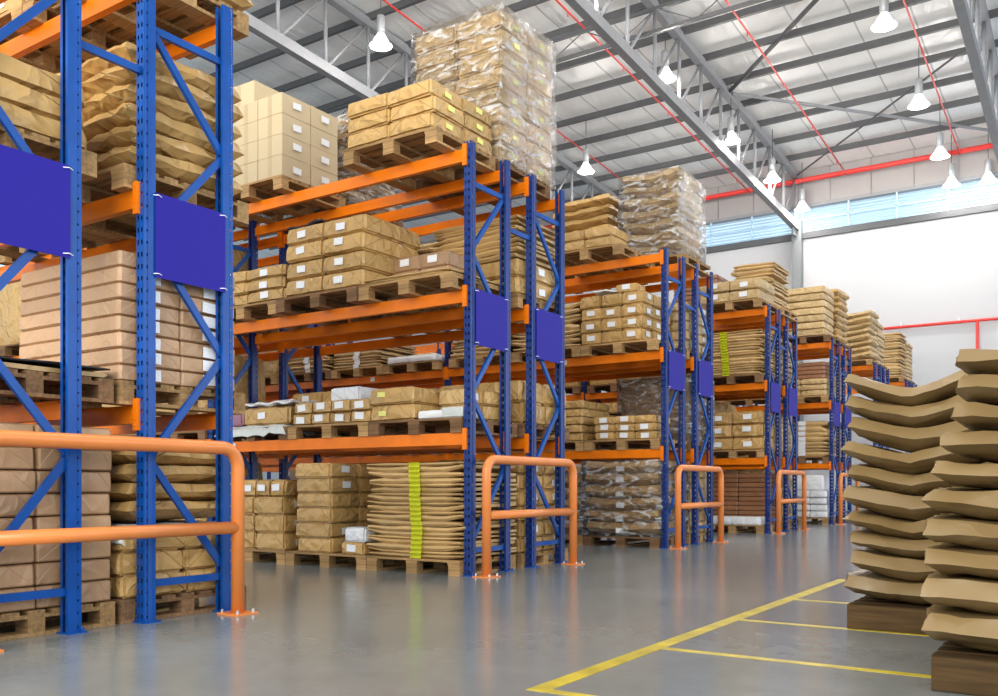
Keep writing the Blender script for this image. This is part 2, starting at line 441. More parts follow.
def sack_bm(w, d, h, seed, vee=.02, rise=.16, thin=.22, fine=1, cx=None):
    """soft slab of paper: edges curl up like a tray, a crease across the middle, sides raking in below the rim"""
    so = Vector((seed * 1.17, seed * 4.31, seed * 2.7))
    rr = random.Random(seed); cx = rr.uniform(-.12, .12) if cx is None else cx + rr.uniform(-.05, .05); tl, tr = rr.uniform(.7, 1.3), rr.uniform(.7, 1.3)
    def fn(u, v, t):
        eu = max(0, (abs(u) - .62) / .38); ev = max(0, (abs(v) - .62) / .38)
        e = min(1, (eu ** 2 + ev ** 2) ** .5); e2 = e ** 1.6
        th = h * (1.02 - thin * e2 * (tl if u < 0 else tr) ** .5)
        base = h * rise * e2 * (tl if u < 0 else tr) + vee * min(abs(u - cx) / (1 + min(cx, 0)), 1.15)
        tt = (t + .2) / 1.2 if t > -.2 else (t + .2) / .8
        ins = (.055 * tt if tt > 0 else -.080 * tt); inx = (.020 * tt if tt > 0 else -.045 * tt)
        x = u * (w / 2 - inx * eu ** 1.5); y = v * (d / 2 - ins * ev ** 1.5)
        c = min(eu, ev); x *= 1 - .03 * c; y *= 1 - .03 * c
        p = Vector((x, y, base + (t + 1) / 2 * th))
        q = Vector((x * 3.4, y * 3.4, t * .35)) + so
        a = .020 * (1 - 2 * abs(noise.noise(q))) + .010 * (1 - 2 * abs(noise.noise(q * 2.3)))
        dv = noise.noise_vector(q * 1.6)
        p.z += a * .6 * (.3 + .7 * e) + dv.z * .008 * e
        p.x += dv.x * .018; p.y += dv.y * .018
        if abs(v) > .99: p.y += math.copysign(a * .7, v)
        if abs(u) > .99: p.x += math.copysign(a * .9, u)
        return p
    n = 8 * fine
    us = [-1, -.965] + [-.9 + 1.8 * i / (n + 2) for i in range(n + 3)] + [.965, 1]
    vs = [-1, -.96] + [-.87 + 1.74 * i / n for i in range(n + 1)] + [.96, 1]
    return lattice(us, vs, [-1, -.6, -.2, .4, 1], fn)

# ------------------------------------------------------------------ the building shell
K = 0.0515                                   # roof pitch, falling towards the far wall
YW = 34.0
def roof_z(y): return 14.25 - K * y

bm = bmesh.new(); box(bm, -46, 9, -8, YW + .3, -.2, 0)
struct(link('floor', mesh_from(bm, 'floor', M['floor'])))

bm = bmesh.new()                             # foil ceiling, billowing a little between purlins
PUR = [32.3 - 1.6 * k for k in range(19)]
ys = []
y = -6.0
while y < YW + .3: ys.append(y); y += .2
ys.append(YW + .3)
xs = [-46, -30, -16, -9, -2, 9]
grid = []
for yy in ys:
    ph = ((yy - 32.3) / 1.6) % 1.0
    sagz = -.03 * math.sin(math.pi * ph) ** 2
    grid.append([bm.verts.new((xx, yy, roof_z(yy) + sagz)) for xx in xs])
for a, b in zip(grid, grid[1:]):
    for i in range(len(xs) - 1): bm.faces.new((a[i], b[i], b[i + 1], a[i + 1]))
g = bmesh.ops.extrude_face_region(bm, geom=bm.faces[:])
for v in [e for e in g['geom'] if isinstance(e, bmesh.types.BMVert)]: v.co.z += .15
struct(link('ceiling', mesh_from(bm, 'ceiling', M['foil'], True)))

struct(link('wall_back', box_mesh('wall_back', M['wallwhite'], -46, 9, YW, YW + .25, 0, 9.95)))
struct(link('trim_1', box_mesh('trim_1', M['trimgrey'], -46, 9, YW - .12, YW + .25, 9.95, 10.17)))
struct(link('trim_2', box_mesh('trim_2', M['truss'], -46, 9, YW - .08, YW + .2, 11.10, 11.22)))
bm = bmesh.new()                             # fascia panels above the louvres, with joints
x = -46.0
while x < 9:
    box(bm, x + .015, x + 1.385, YW - .05, YW + .2, 11.22, 12.48); x += 1.4
box(bm, -46, 9, YW, YW + .2, 11.22, 12.48)
struct(link('trim_3', mesh_from(bm, 'trim_3', M['fascia'])))
# louvred clerestory, one window per structural bay
wi = 1
for x0 in (-36.3, -29.55, -22.8, -16.07, -9.33, -2.6):
    w = 6.74 - .3
    root = struct(link(f'window_{wi}', box_mesh('glass_sill', M['trimgrey'], 0, w, -.04, .1, 0, .03), None, (x0 + .15, YW + .05, 10.17)))
    bm = bmesh.new()
    n = 8
    for i in range(n):
        z = .05 + i * .88 / n
        v = [(0, -.03, z), (w, -.03, z), (w, .06, z + .075), (0, .06, z + .075)]
        A = [bm.verts.new(p) for p in v]; B = [bm.verts.new((p[0], p[1] + .006, p[2] - .006)) for p in v]
        bm.faces.new(A); bm.faces.new(B[::-1])
        for k in range(4): bm.faces.new((A[k], B[k], B[(k + 1) % 4], A[(k + 1) % 4]))
    link('louvre_blades', mesh_from(bm, 'louvre_blades', M['louvre']), root)
    bm = bmesh.new()
    for i in range(5): xx = i * w / 4; box(bm, xx - .03, xx + .03, -.10, -.03, 0, .93)
    box(bm, 0, w, -.10, -.05, .44, .49)
    link('window_frame', mesh_from(bm, 'window_frame', M['louvre']), root)
    wi += 1
o = struct(link('column', box_mesh('column', M['column'], -9.33 - .17, -9.33 + .17, YW - .36, YW - .02, 0, 10.6, bevel=.01)))

# ------------------------------------------------------------------ roof steel
def low_z(y): return 12.07 - K * y
def up_z(y): return 13.93 - K * y
TR = {-22.8: 'truss partly hidden behind the nearest rack at upper left', -16.07: 'pale grey roof truss at upper left above the second rack row',
      -9.33: 'pale grey roof truss crossing the middle of the ceiling to the wall column', -2.47: 'pale grey roof truss at upper right corner'}
for tx, lab in TR.items():
    if tx == -22.8: continue
    root = empty('roof_truss', (tx, YW - .2, low_z(YW)), lab, 'roof truss', 'roof trusses')
    inv = Vector(root.location)
    y0, y1 = (2.0, YW - .15)
    for nm, fz, ww, hh in (('bottom_chord', low_z, .20, .26), ('top_chord', up_z, .20, .22)):
        bm = bmesh.new(); bar(bm, Vector((tx, y0, fz(y0))) - inv, Vector((tx, y1, fz(y1))) - inv, ww, hh, (1, 0, 0))
        link(nm, mesh_from(bm, nm, M['truss']), root)
    ny = [33.6 - 1.57 * k for k in range(20)]
    for k, yy in enumerate(ny):
        bm = bmesh.new(); tube(bm, [Vector((tx, yy, low_z(yy))) - inv, Vector((tx, yy, up_z(yy))) - inv], .05, 8)
        link('vertical_web', mesh_from(bm, 'vertical_web', M['truss'], True), root)
        if k + 1 < len(ny):
            y2 = ny[k + 1]
            bm = bmesh.new(); tube(bm, [Vector((tx, yy, up_z(yy))) - inv, Vector((tx, y2, low_z(y2))) - inv], .04, 8)
            link('diagonal_web', mesh_from(bm, 'diagonal_web', M['truss'], True), root)
    if tx == -9.33:
        bm = bmesh.new(); box(bm, tx - .02 - inv.x, tx + .02 - inv.x, 33.2 - inv.y, 33.95 - inv.y, 10.0 - inv.z, 10.6 - inv.z)
        link('gusset_plate', mesh_from(bm, 'gusset_plate', M['truss']), root)

ORD = ['first', 'second', 'third', 'fourth', 'fifth', 'sixth', 'seventh', 'eighth', 'ninth', 'tenth', 'eleventh', 'twelfth', 'thirteenth',
       'fourteenth', 'fifteenth', 'sixteenth', 'seventeenth', 'eighteenth', 'nineteenth', 'twentieth', 'twenty-first', 'twenty-second', 'twenty-third']
for k, yy in enumerate(PUR):
    if yy < 6: continue
    z = roof_z(yy) - .06
    bm = bmesh.new()
    prof = [(-.05, 0), (.05, 0), (.05, -.03), (-.02, -.03), (-.02, -.15), (.05, -.15), (.05, -.18), (-.05, -.18)]
    prism(bm, prof, (-34, yy, z), (8, yy, z), (0, 1, 0), (0, 0, 1))
    o = link('roof_purlin', mesh_from(bm, 'roof_purlin', M['purlin']))
    tag(o, f'long dark roof purlin under silver foil, {ORD[k]} out from the far wall', 'purlin', 'roof purlins')

# lattice bridging girder, wind bracing rods
g0 = empty('lattice_girder', (-16, 20.4, 11.9), 'thin dark lattice girder crossing the central roof truss', 'girder')
for nm, dz in (('top_chord', .55), ('bottom_chord', 0.0)):
    bm = bmesh.new(); bar(bm, (-8, 0, dz), (20, 0, dz), .08, .08); link(nm, mesh_from(bm, nm, M['purlin']), g0)
bm = bmesh.new()
for i in range(28):
    a, b = (0, .55) if i % 2 == 0 else (.55, 0)
    tube(bm, [(-8 + i, 0, a), (-7 + i, 0, b)], .015, 6)
link('zigzag_web', mesh_from(bm, 'zigzag_web', M['purlin']), g0)
def rod(a, b, r, m, lab):
    a, b = Vector(a), Vector(b); bm = bmesh.new(); tube(bm, [(0, 0, 0), b - a], r, 8)
    o = link('bracing_rod', mesh_from(bm, 'bracing_rod', m), None, a); tag(o, lab, 'bracing rod', 'roof bracing rods')
def upz(y): return up_z(y) + .02
rod((-9.2, 26.4, upz(26.4)), (-2.6, 33.3, upz(33.3)), .05, M['truss'], 'grey bracing rod running right and away from the central truss')
rod((-9.2, 33.3, upz(33.3) - .11), (-2.6, 26.4, upz(26.4) - .11), .03, M['dark_steel'], 'thin black bracing rod from the wall end of the central truss')
rod((-9.2, 26.2, upz(26.2)), (-2.6, 19.5, upz(19.5)), .06, M['dark_steel'], 'thick dark bracing rod leaving the central truss at upper right')

# sprinkler pipes
for k, px in enumerate((-18.3, -14.56, -10.96, -7.49, -3.91)):
    z0 = 13.55
    root = empty('sprinkler_pipe', (px, 33.4, z0 - K * 33.4), f'thin red sprinkler pipe below the roof, {ORD[k]} from the left', 'sprinkler pipe', 'red sprinkler pipes')
    bm = bmesh.new(); tube(bm, [(0, 0, 0), (0, -29, 29 * K)], .024, 8)
    link('pipe', mesh_from(bm, 'pipe', M['red'], True), root)
    bm = bmesh.new()
    for i in range(9): tube(bm, [(0, -1.5 - 3.1 * i, (1.5 + 3.1 * i) * K), (0, -1.5 - 3.1 * i, (1.5 + 3.1 * i) * K - .13)], .012, 6)
    link('sprinkler_heads', mesh_from(bm, 'sprinkler_heads', M['red']), root)
bm = bmesh.new(); tube(bm, [(-36, 0, 0), (8, 0, 0)], .085, 14)
tag(link('water_main', mesh_from(bm, 'water_main', M['red'], True), None, (0, 33.45, 11.95)), 'thick red water main along the top of the far wall', 'pipe')
w0 = empty('wall_pipe', (-7.6, YW - .2, 6.35), 'thin red pipe with a drop along the white wall at right', 'pipe')
bm = bmesh.new(); tube(bm, [(0, 0, 0), (9, 0, 0)], .05, 10); link('pipe', mesh_from(bm, 'pipe', M['red'], True), w0)
bm = bmesh.new(); tube(bm, [(4.15, 0, 0), (4.15, 0, -2.4)], .05, 10); link('drop_pipe', mesh_from(bm, 'drop_pipe', M['red'], True), w0)
for i in range(5):
    bm = bmesh.new(); box(bm, i * 1.8 - .02, i * 1.8 + .02, -.03, .2, .05, .16); link('bracket', mesh_from(bm, 'bracket', M['steel']), w0)

# high bay lamps
def make_lamp(x, y, z, lab, power):
    root = empty('high_bay_lamp', (x, y, z), lab, 'ceiling lamp', 'high bay ceiling lamps')
    top = roof_z(y) + .01 - z
    for nm, mm in LAMP.items(): link(nm, mm, root)
    bm = bmesh.new(); tube(bm, [(0, 0, .68), (0, 0, top)], .012, 6); link('suspension_cable', mesh_from(bm, 'cable', M['dark_steel']), root)
    ld = bpy.data.lights.new('lamp_light', 'POINT'); ld.energy = power; ld.shadow_soft_size = .16; ld.color = (1, .96, .90)
    lo = bpy.data.objects.new('lamp_light', ld); C.objects.link(lo); lo.parent = root; lo.location = (0, 0, -.1)
LAMP = {}
bm = bmesh.new(); lathe(bm, [(.001, .70), (.09, .70), (.10, .66), (.10, .32), (.07, .28), (.001, .28)]); LAMP['ballast_housing'] = mesh_from(bm, 'ballast', M['lamp_body'], True)
bm = bmesh.new(); lathe(bm, [(.05, .28), (.09, .27), (.14, .18), (.21, .06), (.27, -.02), (.285, -.03), (.26, -.02), (.20, .055), (.13, .17), (.05, .25)], 28); LAMP['reflector'] = mesh_from(bm, 'reflector', M['acrylic'], True)
bm = bmesh.new(); lathe(bm, [(.001, .01), (.06, .02), (.09, .06), (.09, .12), (.05, .20), (.03, .25)]); LAMP['bulb'] = mesh_from(bm, 'bulb', M['bulb'], True)
bm = bmesh.new(); tube(bm, [(-.28, 0, -.03), (.28, 0, -.03)], .006, 6); tube(bm, [(0, -.28, -.03), (0, .28, -.03)], .006, 6); LAMP['wire_guard'] = mesh_from(bm, 'guard', M['steel'])
for x, y, lab in ((-14.4, 16.49, 'lit high bay lamp hanging left of the tall wrapped stack'),
                  (-14.4, 21.5, 'extra high bay lamp hidden behind the tall wrapped stack'),  # added lamp, out of sight, for more aisle light
                  (-14.4, 11.5, 'unseen extra high bay lamp above the second rack row'), (-14.4, 6.5, 'unseen extra high bay lamp above the aisle at far left'),  # unseen lamps continuing the lines, added so the aisles are lit
                  (-9.4, 17.4, 'unseen extra high bay lamp above the fourth rack row'), (-9.4, 13.0, 'unseen extra high bay lamp above the third rack row'), (-9.4, 8.6, 'unseen extra high bay lamp above the second aisle'),  # also out of view, added to brighten the rack aisles
                  (-4.16, 17.7, 'unseen extra high bay lamp above the fourth row end'), (-4.16, 13.2, 'unseen extra high bay lamp above the third row end'), (-4.16, 8.7, 'unseen extra high bay lamp above the second row end'),  # unseen too, added along the row ends for light
                  (-6.5, 4.6, 'unseen extra high bay lamp above the first aisle'),  # unseen, added over the near aisle for light
                  (-14.1, 26.3, 'pale high bay lamp right behind the tall wrapped stack'),
                  (-9.42, 21.9, 'lit high bay lamp beside the central truss, nearest of its line'),
                  (-9.25, 26.4, 'second lamp from the front beside the central truss'),
                  (-9.1, 30.0, 'third lamp from the front beside the central truss'),
                  (-9.0, 33.2, 'lamp in front of the window band just right of the wall column'),
                  (-4.16, 22.15, 'high bay lamp at top right, nearest of the right line'),
                  (-4.13, 26.7, 'second lamp from the front in the right line'),
                  (-4.14, 30.6, 'third lamp from the front in the right line'),
                  (-4.16, 33.3, 'right line lamp hanging before the blue louvred windows'),
                  (-3.1, 33.5, 'rightmost lamp before the blue louvred windows')):
    make_lamp(x, y, 12.7 - .0515 * y - .15 - (.27 if y == 16.49 else 0), lab, 70 if y > 32 else 130 if x < -14.2 else 290)

# ------------------------------------------------------------------ pallet racks
X0, BAY = -4.97, 3.70
LV = {0: 0.0, 1: 1.355, 2: 2.70, 3: 4.03}
ROWY = [2.38 + 4.58 * i for i in range(7)]
TOP = 4.10
PW, PD = .085, .075                              # post width along y, depth along x

def post_mesh():
    """perforated steel upright: three folded plates with real slots"""
    bm = bmesh.new(); pit = .075; t = .004
    n = int(TOP / pit)
    def plate(o, s, wid, holes, hw, hh):
        # plate spanning width along s at origin o, full height; holes = centres across the width
        cuts = [0]
        for c in holes: cuts += [c - hw / 2, c + hw / 2]
        cuts.append(wid)
        for i in range(len(cuts) - 1):
            a, b = cuts[i], cuts[i + 1]
            if i % 2 == 0:
                q = [o + s * a, o + s * b]
                bm.faces.new([bm.verts.new(p) for p in (q[0], q[1], q[1] + Vector((0, 0, TOP)), q[0] + Vector((0, 0, TOP)))])
            else:
                z = 0.0
                for k in range(n + 1):
                    z1 = min(TOP, k * pit + pit / 2 - hh / 2); 
                    if z1 > z:
                        bm.faces.new([bm.verts.new(p) for p in (o + s * a + Vector((0, 0, z)), o + s * b + Vector((0, 0, z)), o + s * b + Vector((0, 0, z1)), o + s * a + Vector((0, 0, z1)))])
                    z = z1 + hh
                if z < TOP:
                    bm.faces.new([bm.verts.new(p) for p in (o + s * a + Vector((0, 0, z)), o + s * b + Vector((0, 0, z)), o + s * b + Vector((0, 0, TOP)), o + s * a + Vector((0, 0, TOP)))])
    hx, hy = PD / 2, PW / 2
    plate(Vector((-hx, -hy, 0)), Vector((1, 0, 0)), PD, [.02, .055], .016, .030)      # face to the aisle
    plate(Vector((hx, -hy, 0)), Vector((0, 1, 0)), PW, [.022], .012, .016)           # outer end face
    plate(Vector((-hx, -hy, 0)), Vector((0, 1, 0)), PW, [.022], .010, .012)          # inner end face
    for sx in (-1, 1):                                                                # return lips at the back
        a = sx * hx; b = sx * (hx - .022)
        bm.faces.new([bm.verts.new(p) for p in ((a, hy, 0), (b, hy, 0), (b, hy, TOP), (a, hy, TOP))])
    bmesh.ops.remove_doubles(bm, verts=bm.verts[:], dist=.0005)
    bmesh.ops.recalc_face_normals(bm, faces=bm.faces[:])
    bmesh.ops.solidify(bm, geom=bm.faces[:], thickness=.003)
    me = bpy.data.meshes.new('post'); bm.to_mesh(me); bm.free(); me.materials.append(M['blue'])
    return me
POST = post_mesh()
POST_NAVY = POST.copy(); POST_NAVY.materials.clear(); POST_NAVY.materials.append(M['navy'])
bm = bmesh.new(); box(bm, -.075, .075, -.06, .06, 0, .008)
for sx in (-.058, .058): tube(bm, [(sx, -.04, .008), (sx, -.04, .03)], .009, 6)
FOOT = mesh_from(bm, 'foot_plate', M['blue'])

def chan(bm, a, b, w=.045, t=.028, side=(0, 0, 1)):
    """C channel brace"""
    a, b = Vector(a), Vector(b); d = (b - a).normalized()
    s = Vector(side); s = (s - d * s.dot(d)); s = s.normalized() if s.length > .01 else Vector((0, 1, 0)); u = s.cross(d)
    p = [(-w / 2, t / 2), (w / 2, t / 2), (w / 2, -t / 2), (w / 2 - .004, -t / 2), (w / 2 - .004, t / 2 - .004), (-w / 2 + .004, t / 2 - .004), (-w / 2 + .004, -t / 2), (-w / 2, -t / 2)]
    if (u * 1).x < 0: p = [(i, -j) for i, j in p]
    prism(bm, p, a, b, s, u)

FD = .605                                         # frame depth between post centres
def brace_meshes(flip):
    out = []
    lo, hi = (.28, 1.0), None
    ys = (0.03, FD - .03)
    zs = [.30, 1.02, 1.72, 2.42, 3.08, 3.74]
    side = (1, 0) if not flip else (0, 1)         # which post carries the lowest node
    for i in range(5):
        a = ys[side[i % 2]]; b = ys[side[(i + 1) % 2]]
        bm = bmesh.new(); chan(bm, (0, a, zs[i] + .02), (0, b, zs[i + 1] - .02)); out.append(mesh_from(bm, 'diagonal_brace', M['blue']))
    for z in (.24, 3.72):
        bm = bmesh.new(); chan(bm, (0, 0.03, z), (0, FD - .03, z)); out.append(mesh_from(bm, 'horizontal_brace', M['blue']))
    return out
BR = {0: brace_meshes(True), 1: brace_meshes(False)}
CON = None
bm = bmesh.new(); box(bm, -.022, .022, -.045, -.002, -.16, .04)
for z in (-.13, -.09, .01): tube(bm, [(0, -.044, z), (0, -.052, z)], .007, 6)
CON = mesh_from(bm, 'end_connector', M['orange'])
bm = bmesh.new()
BL = BAY - PD - .004
prism(bm, [(-.025, 0), (.005, 0), (.005, -.022), (.025, -.022), (.025, -.115), (-.025, -.115)], (-BL / 2, 0, 0), (BL / 2, 0, 0), (0, 1, 0), (0, 0, 1))
BEAM = mesh_from(bm, 'beam', M['orange'])
bm = bmesh.new(); box(bm, -.045, .045, -.002, 0, -.035, .035); STICK = mesh_from(bm, 'location_sticker', M['label'])
SIGN = box_mesh('sign_panel', M['sign'], 0, .006, -.27, .27, -.265, .265)
bm = bmesh.new(); tube(bm, [(0, -.03, 0), (.012, 0, .004), (0, .03, 0)], .003, 6); TIE = mesh_from(bm, 'cable_tie', M['white'])

ROWN = ['nearest rack row', 'second rack row', 'third rack row', 'fourth rack row', 'fifth rack row', 'sixth rack row', 'farthest rack row']
def make_rack(row, ab, bays):
    y0 = ROWY[row] + (0 if ab == 'A' else 1.10)
    half = 'front' if ab == 'A' else 'rear'
    root = empty('pallet_rack', (X0, y0, 0), f'blue and orange pallet rack, {half} rack of the {ROWN[row]}', 'pallet rack', 'blue and orange pallet racks')
    for fi in range(bays + 1):
        x = -fi * BAY
        if row == 0 and fi > 0: continue
        for k in (0, 1):
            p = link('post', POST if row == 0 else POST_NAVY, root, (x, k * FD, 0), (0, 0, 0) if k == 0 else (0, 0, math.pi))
            if fi == 0 and row < 5: link('foot_plate', FOOT, p)
        if fi == 0 or row in (1, 2):
            for me in BR[0 if ab == 'A' else 1]:
                link('horizontal_brace' if 'horiz' in me.name else 'diagonal_brace', me, root, (x, 0, 0))
    for b in range(bays):
        for lv in (1, 2, 3):
            if row >= 5 and lv < 3: continue
            for k in (0, 1):
                o = link('beam', BEAM, root, (-BAY * b - BAY / 2, k * FD + (-.02 if k == 0 else .02), LV[lv]), None if k == 0 else (0, 0, math.pi))
                if row < 5:
                    s = 1 if k == 0 else -1
                    link('end_connector', CON, o, (s * (BL / 2 + .018), 0, 0))
                    if b == 0 and row in (1, 2): link('end_connector', CON, o, (-s * (BL / 2 + .018), 0, 0))
                if ab == 'A' and k == 0 and row == 1 and b == 0 and lv == 1: link('location_sticker', STICK, o, (-BL / 2 + .37, -.027, -.055))
                if ab == 'A' and k == 0 and row == 2 and lv == 2: link('location_sticker', STICK, o, (.3, -.027, -.055))
    if ab == 'A' and row < 5:
        for z in (3.43,):
            bm = bmesh.new(); chan(bm, (0, FD + .04, z), (0, 1.06, z)); link('row_spacer', mesh_from(bm, 'row_spacer', M['blue']), root)
    if row < 5:
        s = empty('sign_panel', (X0 + PD / 2 + .006, y0 + FD / 2, 2.42 if row == 0 else 2.45), f'plain blue sign panel tied to the {half} end frame of the {ROWN[row]}', 'sign', 'blue end of row signs')
        link('panel', SIGN, s)
        if row < 3:
            for sy in (-.255, .255):
                for sz in (-.245, .245): link('cable_tie', TIE, s, (.006, sy, sz))
for row in range(7):
    nb = [1, 3, 4, 4, 2, 1, 1][row]
    make_rack(row, 'A', nb); make_rack(row, 'B', nb)

# guard rails at the row ends
def guard(y0, y1, lab):
    root = empty('guard_rail', (-4.78, y0, 0), lab, 'guard rail', 'orange row end guard rails')
    L = y1 - y0; H = 1.10; r = .044; rc = .13
    path = [(0, 0, .01), (0, 0, H - rc)]
    for k in range(1, 7): a = k * math.pi / 12; path.append((0, rc * (1 - math.cos(a)), H - rc + rc * math.sin(a)))
    path.append((0, L - rc, H))
    for k in range(1, 7): a = k * math.pi / 12; path.append((0, L - rc + rc * math.sin(a), H - rc + rc * math.cos(a)))
    path.append((0, L, .01))
    bm = bmesh.new(); tube(bm, path, r, 16); link('hoop_rail', mesh_from(bm, 'hoop', M['guard'], True), root)
    bm = bmesh.new(); tube(bm, [(0, .02, .575), (0, L - .02, .575)], r * .93, 16); link('mid_rail', mesh_from(bm, 'mid_rail', M['guard'], True), root)
    for yy in (0, L):
        p = link('base_plate', box_mesh('base_plate', M['guard'], -.1, .1, -.09, .09, 0, .012), root, (0, yy, 0))
        for sx, sy in ((-.075, -.065), (.075, -.065), (.075, .065), (-.075, .065)):
            bm = bmesh.new(); tube(bm, [(sx, sy, .012), (sx, sy, .034)], .010, 6); link('anchor_bolt', mesh_from(bm, 'bolt', M['steel']), p)
for i in range(5):
    guard(ROWY[i] - .0 if i else 2.36, ROWY[i] + 1.66, f'orange tubular guard rail at the end of the {ROWN[i]}')

# ------------------------------------------------------------------ pallets and loads
PLW, PLD, PLH = 1.16, .98, .146
def pallet_meshes(m):
    bm = bmesh.new()
    for i in range(7): x = -PLW / 2; y = -PLD / 2 + i * (PLD - .1) / 6; box(bm, x, -x, y, y + .1, PLH - .022, PLH)
    for sx in (-1, 0, 1): c = sx * (PLW / 2 - .07); box(bm, c - .07, c + .07, -PLD / 2, PLD / 2, PLH - .044, PLH - .022)
    deck = mesh_from(bm, 'deck', m)
    blk = box_mesh('block', m, -.065, .065, -.05, .05, .022, PLH - .044)
    bot = box_mesh('bottom_board', m, -.065, .065, -PLD / 2, PLD / 2, 0, .022)
    return deck, blk, bot
PAL = {'wood': pallet_meshes(M['wood']), 'wood_dark': pallet_meshes(M['wood_dark']), 'wood_old': pallet_meshes(M['wood_old'])}
def pallet(x, y, z, lab, far=False, m='wood', rot=0):
    root = empty('wooden_pallet', (x, y, z), lab, 'pallet', 'wooden pallets')
    root.rotation_euler.z = rot
    deck, blk, bot = PAL[m]
    link('deck', deck, root)
    for sy in (-1, 0, 1):
        yy = sy * (PLD / 2 - .05)
        link('bottom_board', bot, root, (sy * (PLW / 2 - .065), 0, 0))
        if far and sy == 1: continue
        for sx in (-1, 0, 1):
            if far and sy == 0 and sx < 1: continue
            link('block', blk, root, (sx * (PLW / 2 - .065), yy, 0))
    return root

MESH = {}
def shape(kind, w, d, h, seed):
    key = (kind, round(w, 3), round(d, 3), round(h, 3), seed)
    if key in MESH: return MESH[key]
    base, mk = KIND[kind][:2]
    if base == 'parcel': me = mesh_from(parcel_bm(w, d, h, seed), 'parcel', M[mk], 28)
    elif base == 'smooth': me = mesh_from(parcel_bm(w, d, h, seed, .004, .003, .008), 'parcel', M[mk], 24)
    elif base == 'bundle': me = mesh_from(bundle_bm(w, d, h, seed), 'bundle', M[mk], False)
    elif base == 'sack': me = mesh_from(sack_bm(w, d, h, seed, vee=.06 if kind == 'palesack' else .02), 'sack', M[mk], 30)
    else:
        me = box_mesh('carton', M[mk], -w / 2, w / 2, -d / 2, d / 2, 0, h, bevel=.004)
    MESH[key] = me
    return me
KIND = {  # shape, material, object name, words, category
    'parcel': ('parcel', 'kraft', 'paper_parcel', 'brown kraft parcel', 'parcel'),
    'pale': ('parcel', 'kraft_pale', 'paper_parcel', 'pale kraft parcel', 'parcel'),
    'smooth': ('smooth', 'kraft_pink', 'wrapped_carton', 'smooth wrapped carton', 'wrapped carton'),
    'bundle': ('bundle', 'kraft_flat', 'paper_bundle', 'flat kraft bundle', 'paper bundle'),
    'redbundle': ('smooth', 'kraft_red', 'paper_bundle', 'reddish brown bundle', 'paper bundle'),
    'sack': ('sack', 'kraft', 'paper_sack', 'soft kraft sack', 'paper sack'),
    'palesack': ('sack', 'kraft_pale', 'paper_sack', 'pale kraft sack', 'paper sack'),
    'darkpack': ('smooth', 'kraft_dark', 'wrapped_block', 'dark brown wrapped block', 'wrapped block'),
    'block': ('parcel', 'kraft', 'wrapped_block', 'large kraft wrapped block', 'wrapped block'),
    'carton': ('carton', 'carton', 'cardboard_box', 'beige carton', 'cardboard box'),
    'white': ('parcel', 'white_paper', 'white_pack', 'white wrapped pack', 'pack'),
    'silver': ('parcel', 'silver', 'foil_pack', 'silvery wrapped pack', 'pack'),
    'grey': ('smooth', 'grey_sheet', 'grey_box', 'long grey box', 'box'),
    'mauve': ('parcel', 'mauve', 'film_pack', 'mauve wrapped pack', 'pack'),
}
LABF = box_mesh('label', M['label'], -.06, .06, -.002, .002, -.035, .035)
LABY = box_mesh('label_y', M['yellow_label'], -.05, .05, -.002, .002, -.025, .025)
TAPES = {}
COLW = {1: [''], 2: ['left', 'right'], 3: ['left', 'middle', 'right'], 4: ['leftmost', 'second', 'third', 'rightmost']}
DEPW = {1: [''], 2: ['front', 'back'], 3: ['front', 'middle depth', 'back']}
LEVW = {0: 'floor', 1: 'low shelf', 2: 'middle shelf', 3: 'top shelf'}
SLOTW = ['end', 'second', 'third', 'fourth', 'fifth', 'sixth', 'seventh', 'eighth', 'ninth']
rnd = random.Random(11)

def stick_label(o, me, w, d, h, face, dx=0.0, dz=0.0, sc=1.0, amp_=True):
    if face == 'front': l = link('label', me, o, (dx, -d / 2 - (.022 if amp_ else .012), h * .5 + dz))
    else: l = link('label', me, o, (w / 2 + (.022 if amp_ else .012), dx, h * .5 + dz), (0, 0, math.pi / 2))
    l.rotation_euler.y = rnd.uniform(-.06, .06); l.scale = (sc, 1, sc)
    if me is LABY: l['label'] = 'small yellow sticker'
    else: l['label'] = 'white printed label'

